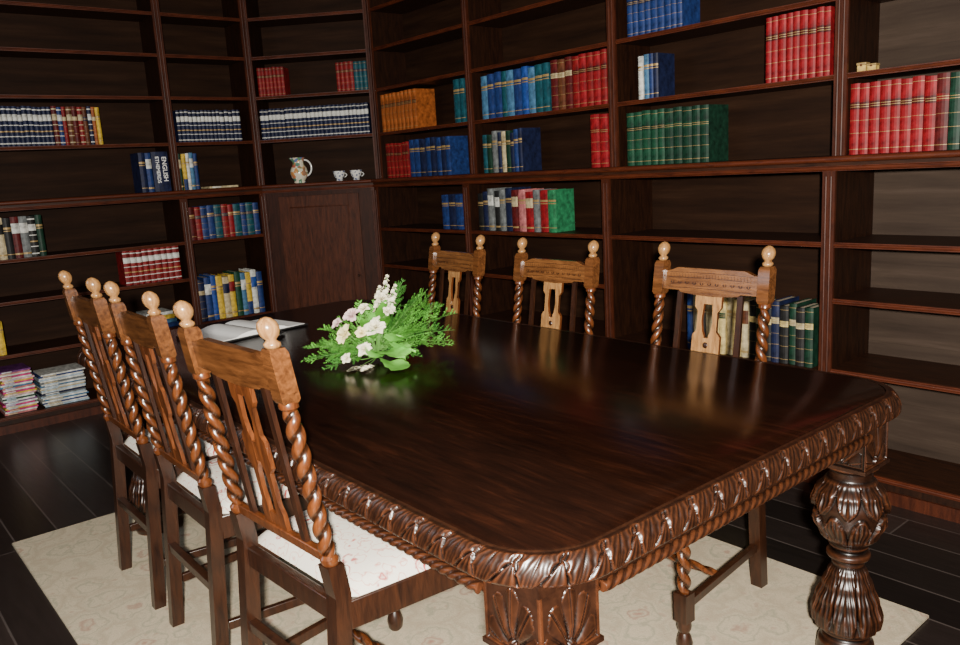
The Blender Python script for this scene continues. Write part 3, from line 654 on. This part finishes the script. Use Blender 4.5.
# ------------------------------------------------------------------ open book and pen
ZT_=.76
def at(u,v,z):
    r=ray(u,v); t=(z-H)/r.z; return Vector((r.x*t,r.y*t,z))
p=at(243,329,ZT_+.01)
g=empty('guest_book',(p.x,p.y,ZT_+.0006),0.15); tag(g,'open guest book with white pages and black cover lying on the table','book')
b=MB(); b.box(-.215,.215,-.15,.15,0,.006); b.build('cover',M['black'],g,bevel=.002)
for s in (-1,1):
    b=MB(); b.grid(14,2,lambda u,v:(s*(.003+.20*u),-.14+.28*v,.0075+.016*math.sin(min(1,u*1.6+.08)*PI)**.6*(1-u*.45)+.004*(1-u)))
    b.grid(14,1,lambda u,v:(s*(.003+.20*u),-.14,.0065+v*(.001+.016*math.sin(min(1,u*1.6+.08)*PI)**.6*(1-u*.45)+.004*(1-u))))
    b.build('page_block',M['paper'],g,smooth=50)
b=MB(); b.tube([(-.065,0,.005),(-.05,0,.005),(.05,0,.005),(.062,0,.005),(.07,0,.005)],[.003,.0045,.0045,.003,.001],10); b.box(.0,.045,-.001,.001,.009,.011)
o=b.build('pen',M['black']); o.location=(p.x+.03,p.y-.22,ZT_+.0008); o.rotation_euler=(0,0,.5); tag(o,'black pen lying beside the open guest book','pen')
# ------------------------------------------------------------------ flowers
fb=at(374,368,ZT_); fb=Vector((fb.x,fb.y,0))
er=Vector((ex.x,ey.x,0)).normalized(); ed=Vector((-ex.z,-ey.z,0)).normalized(); uz=Vector((0,0,1))
cen=fb+ed*.10
fl=empty('flower_arrangement',(cen.x,cen.y,ZT_+.0006)); tag(fl,'loose arrangement of cream and pink flowers with ferns lying on the table','flowers')
def P(dx,up,dp): return er*dx*.0031+uz*up*.0031+ed*dp
def orient(d,rollv=0):
    d=Vector(d).normalized(); return d.to_track_quat('Z','Y').to_matrix().to_4x4()@Rz(rollv)
def leaf_shape(b,mt,L,W,bend,mi=0,heart=False):
    def fn(u,v):
        w=W*(math.sin(PI*min(1,v*.92+.04))**.7); x=(u*2-1)*w/2
        if heart: w=W*(math.sin(PI*min(1,(v*.8+.2)))**.5)*(1+.06*math.sin(v*24)); x=(u*2-1)*w/2
        return (x, -bend*v*v*L-abs(u*2-1)*-.12*W+ .02*W*math.sin(v*20)*abs(u*2-1), L*v*(1-.15*bend))
    b.grid(6,10,fn,mi,mt)
def frond(base,dirn,L,W,droop,mat):
    b=MB(); d=Vector(dirn).normalized(); pts=[]; n=22
    for i in range(n+1):
        t=i/n; q=Vector(base)+d*L*t+uz*(-droop*L*t*t); q.z=max(q.z,.008+.001*i/n); pts.append(q)
    b.tube(pts,[.0014*(1-.8*i/n) for i in range(n+1)],5,1)
    sd=d.cross(uz).normalized()
    for i in range(3,n):
        t=i/n; l=W*math.sin(PI*(t*.80+.18))**.9*random.uniform(.8,1.15)
        for s in (-1,1):
            dd=(sd*s*1.0+d*.75+uz*random.uniform(-.5,.7)).normalized(); a=pts[i]; pe=(d-dd*d.dot(dd)).normalized()
            nk=7
            for k in range(nk):
                a2=a+dd*l*(.12+.88*k/nk)
                for s2 in (-1,1):
                    d3=(dd*.9+pe*s2*.75+uz*random.uniform(-.4,.5)).normalized(); e1=a2+d3*l*.24*(1-.09*k); pm=(a2+e1)/2; w=dd.cross(d3).cross(d3).normalized()*.0015
                    b.add([a2,pm-w,e1,pm+w],[(0,1,2,3)],0)
            w=d*.0006; b.add([a-w,a+dd*l,a+w],[(0,1,2)],0)
    for q in b.v: q.z=max(q.z,.003)
    b.build('fern_frond',[mat,M['stem']],fl,smooth=0,fix=False)
for i,(dx,up,dp,L,W,dr) in enumerate(((-60,14,.0,.25,.06,.15),(-62,0,-.02,.25,.055,.08),(-52,32,.03,.23,.06,.2),(-44,-6,-.10,.20,.05,.05),(-62,22,-.06,.23,.055,.2),(-58,8,.04,.26,.055,.1),(-60,6,-.08,.24,.055,.1),(-40,44,.0,.18,.05,.1),(-50,18,-.10,.20,.05,.1),
     (72,28,.02,.28,.075,.2),(66,50,.05,.29,.08,.15),(52,62,.02,.28,.075,.1),(30,70,.06,.26,.07,.05),(76,10,.03,.26,.06,.15),(-20,60,.08,.20,.055,.1),(48,-2,-.05,.16,.05,.1),(0,62,.14,.22,.05,.1),(62,36,-.06,.24,.07,.2),(58,44,.10,.29,.075,.15),(70,20,-.03,.27,.065,.2),(36,30,-.06,.18,.05,.1),(44,56,-.02,.26,.075,.1),(64,40,.0,.32,.075,.2),(60,60,.08,.28,.075,.1))):
    frond(P(0,12,0),P(dx,up,dp),L,W,dr,M['fern'] if i%3 else M['ferndark'])
for (dx,up,dp,L,W) in ((22,12,-.11,.125,.115),(38,14,-.09,.095,.085),(28,28,-.09,.08,.06),(2,12,-.12,.08,.065),(-14,8,-.10,.07,.035),(40,32,-.05,.08,.035),(-30,26,-.04,.08,.035),(10,58,-.02,.09,.04),(-8,40,-.05,.08,.035),(-40,8,-.05,.08,.03),(26,-4,-.13,.105,.095),(14,46,-.07,.09,.04),(0,34,-.09,.08,.04)):
    b=MB(); d=P(dx,up,dp)
    leaf_shape(b,T(*(d*.6+uz*.02))@orient(d,random.uniform(-.6,.6)),L,W,.35,0,heart=W>.055)
    b.tube([uz*.012,d*.61+uz*.02],.0014,5,1)
    for q in b.v: q.z=max(q.z,.004)
    b.build('leaf',[M['leaflight'] if W>.055 else M['leaf'],M['stem']],fl,smooth=60,fix=False)
def bloom(pos,dirn,r,mat,name,layers=4):
    b=MB(); mt=T(*pos)@orient(dirn,random.random()*6)
    for k in range(layers):
        n=3+k*2; open_=.22+.85*k/(layers-1); hgt=r*(1.15-.35*k/(layers-1))
        for i in range(n):
            an=2*PI*(i+.5*(k%2))/n+random.uniform(-.35,.35); wd=r*(.5+.3*open_)*random.uniform(.7,1.2); oj=open_*random.uniform(.75,1.35); ph=random.random()*6
            def fn(u,v):
                x=(u*2-1)*wd*.62*math.sin(PI*(.18+.62*v)); out=r*oj*(.15+.85*v**.8)+.14*r*v*v+.09*r*math.sin(ph+u*7)*v; zz=hgt*(v**.9)*(1-.6*oj*v)+abs(u*2-1)*.14*r
                return (out-abs(u*2-1)**2*.15*r,x,zz)
            b.grid(5,5,fn,0,mt@Rz(an))
    b.lathe([(.001,-r*.3),(r*.2,-r*.15),(r*.25,.0)],8,mi=1,mt=mt)
    b.tube([uz*.012,Vector(pos)*.5+uz*.0,Vector(pos)],.0016,5,1)
    b.build(name,[mat,M['stem']],fl,smooth=60,fix=False)
for (dx,up,dp,r,m,nm) in ((-28,34,-.07,.024,'petaly','rose'),(-8,20,-.10,.018,'petalw','rose'),(4,40,-.08,.026,'petalw','rose'),(-20,52,-.05,.022,'petalp','rose'),(10,66,-.02,.020,'petalw','rose'),(-26,12,-.11,.014,'petalw','rose'),(-36,44,-.04,.016,'petalp','rose'),(16,54,-.05,.015,'petalw','rose'),(-8,58,-.04,.017,'petalw','rose'),(-10,36,-.09,.016,'petaly','rose')):
    d=P(dx,up,dp); bloom(d,d+uz*.03-ed*.10+er*random.uniform(-.05,.05),r,M[m],nm)
for (dx,up,dp) in ((16,88,.02),(8,78,.0),(24,78,.01),(-24,-2,-.14),(-10,0,-.15)):
    b=MB(); tip=P(dx,up,dp); base=tip*.66; b.tube([uz*.012,base,tip],.0016,5,1)
    for i in range(16):
        t=i/15; c=base.lerp(tip,t); an=i*2.4; rr=.012*(1-.5*t)
        q=c+Vector((math.cos(an),math.sin(an),0))*.011*(1.2-t)
        mt=T(*q)@orient(Vector((math.cos(an),math.sin(an),.8)))
        for k in range(5):
            b.grid(2,2,lambda u,v:(rr*v,(u-.5)*rr*1.1*math.sin(PI*(.25+.55*v)),rr*.35*v),0,mt@Rz(k*1.256))
    for q in b.v: q.z=max(q.z,.004)
    b.build('flower_spike',[M['petalw'],M['stem']],fl,smooth=60,fix=False)
# ------------------------------------------------------------------ lights
def area(name,loc,target,size,power,col,sy=None):
    l=bpy.data.lights.new(name,'AREA'); l.energy=power; l.color=col; l.size=size
    if sy: l.shape='RECTANGLE'; l.size_y=sy
    o=bpy.data.objects.new(name,l); C.objects.link(o); o.location=loc
    o.rotation_euler=(Vector(target)-Vector(loc)).to_track_quat('-Z','Y').to_euler(); return o
area('flash_light',(-.16,-.20,H+.12),(1.9,2.2,1.0),.07,275,(1,.94,.85))
area('window_light',(-1.5,3.2,1.7),(1.3,3.0,.5),1.1,26,(.80,.90,1),1.5)
area('window_light_near',(1.2,-1.5,1.9),(1.8,2.5,.9),1.4,8,(.97,.97,1),1.4)
w=bpy.data.worlds.new('world'); bpy.context.scene.world=w; w.use_nodes=True
w.node_tree.nodes['Background'].inputs[0].default_value=(.5,.55,.6,1); w.node_tree.nodes['Background'].inputs[1].default_value=.03
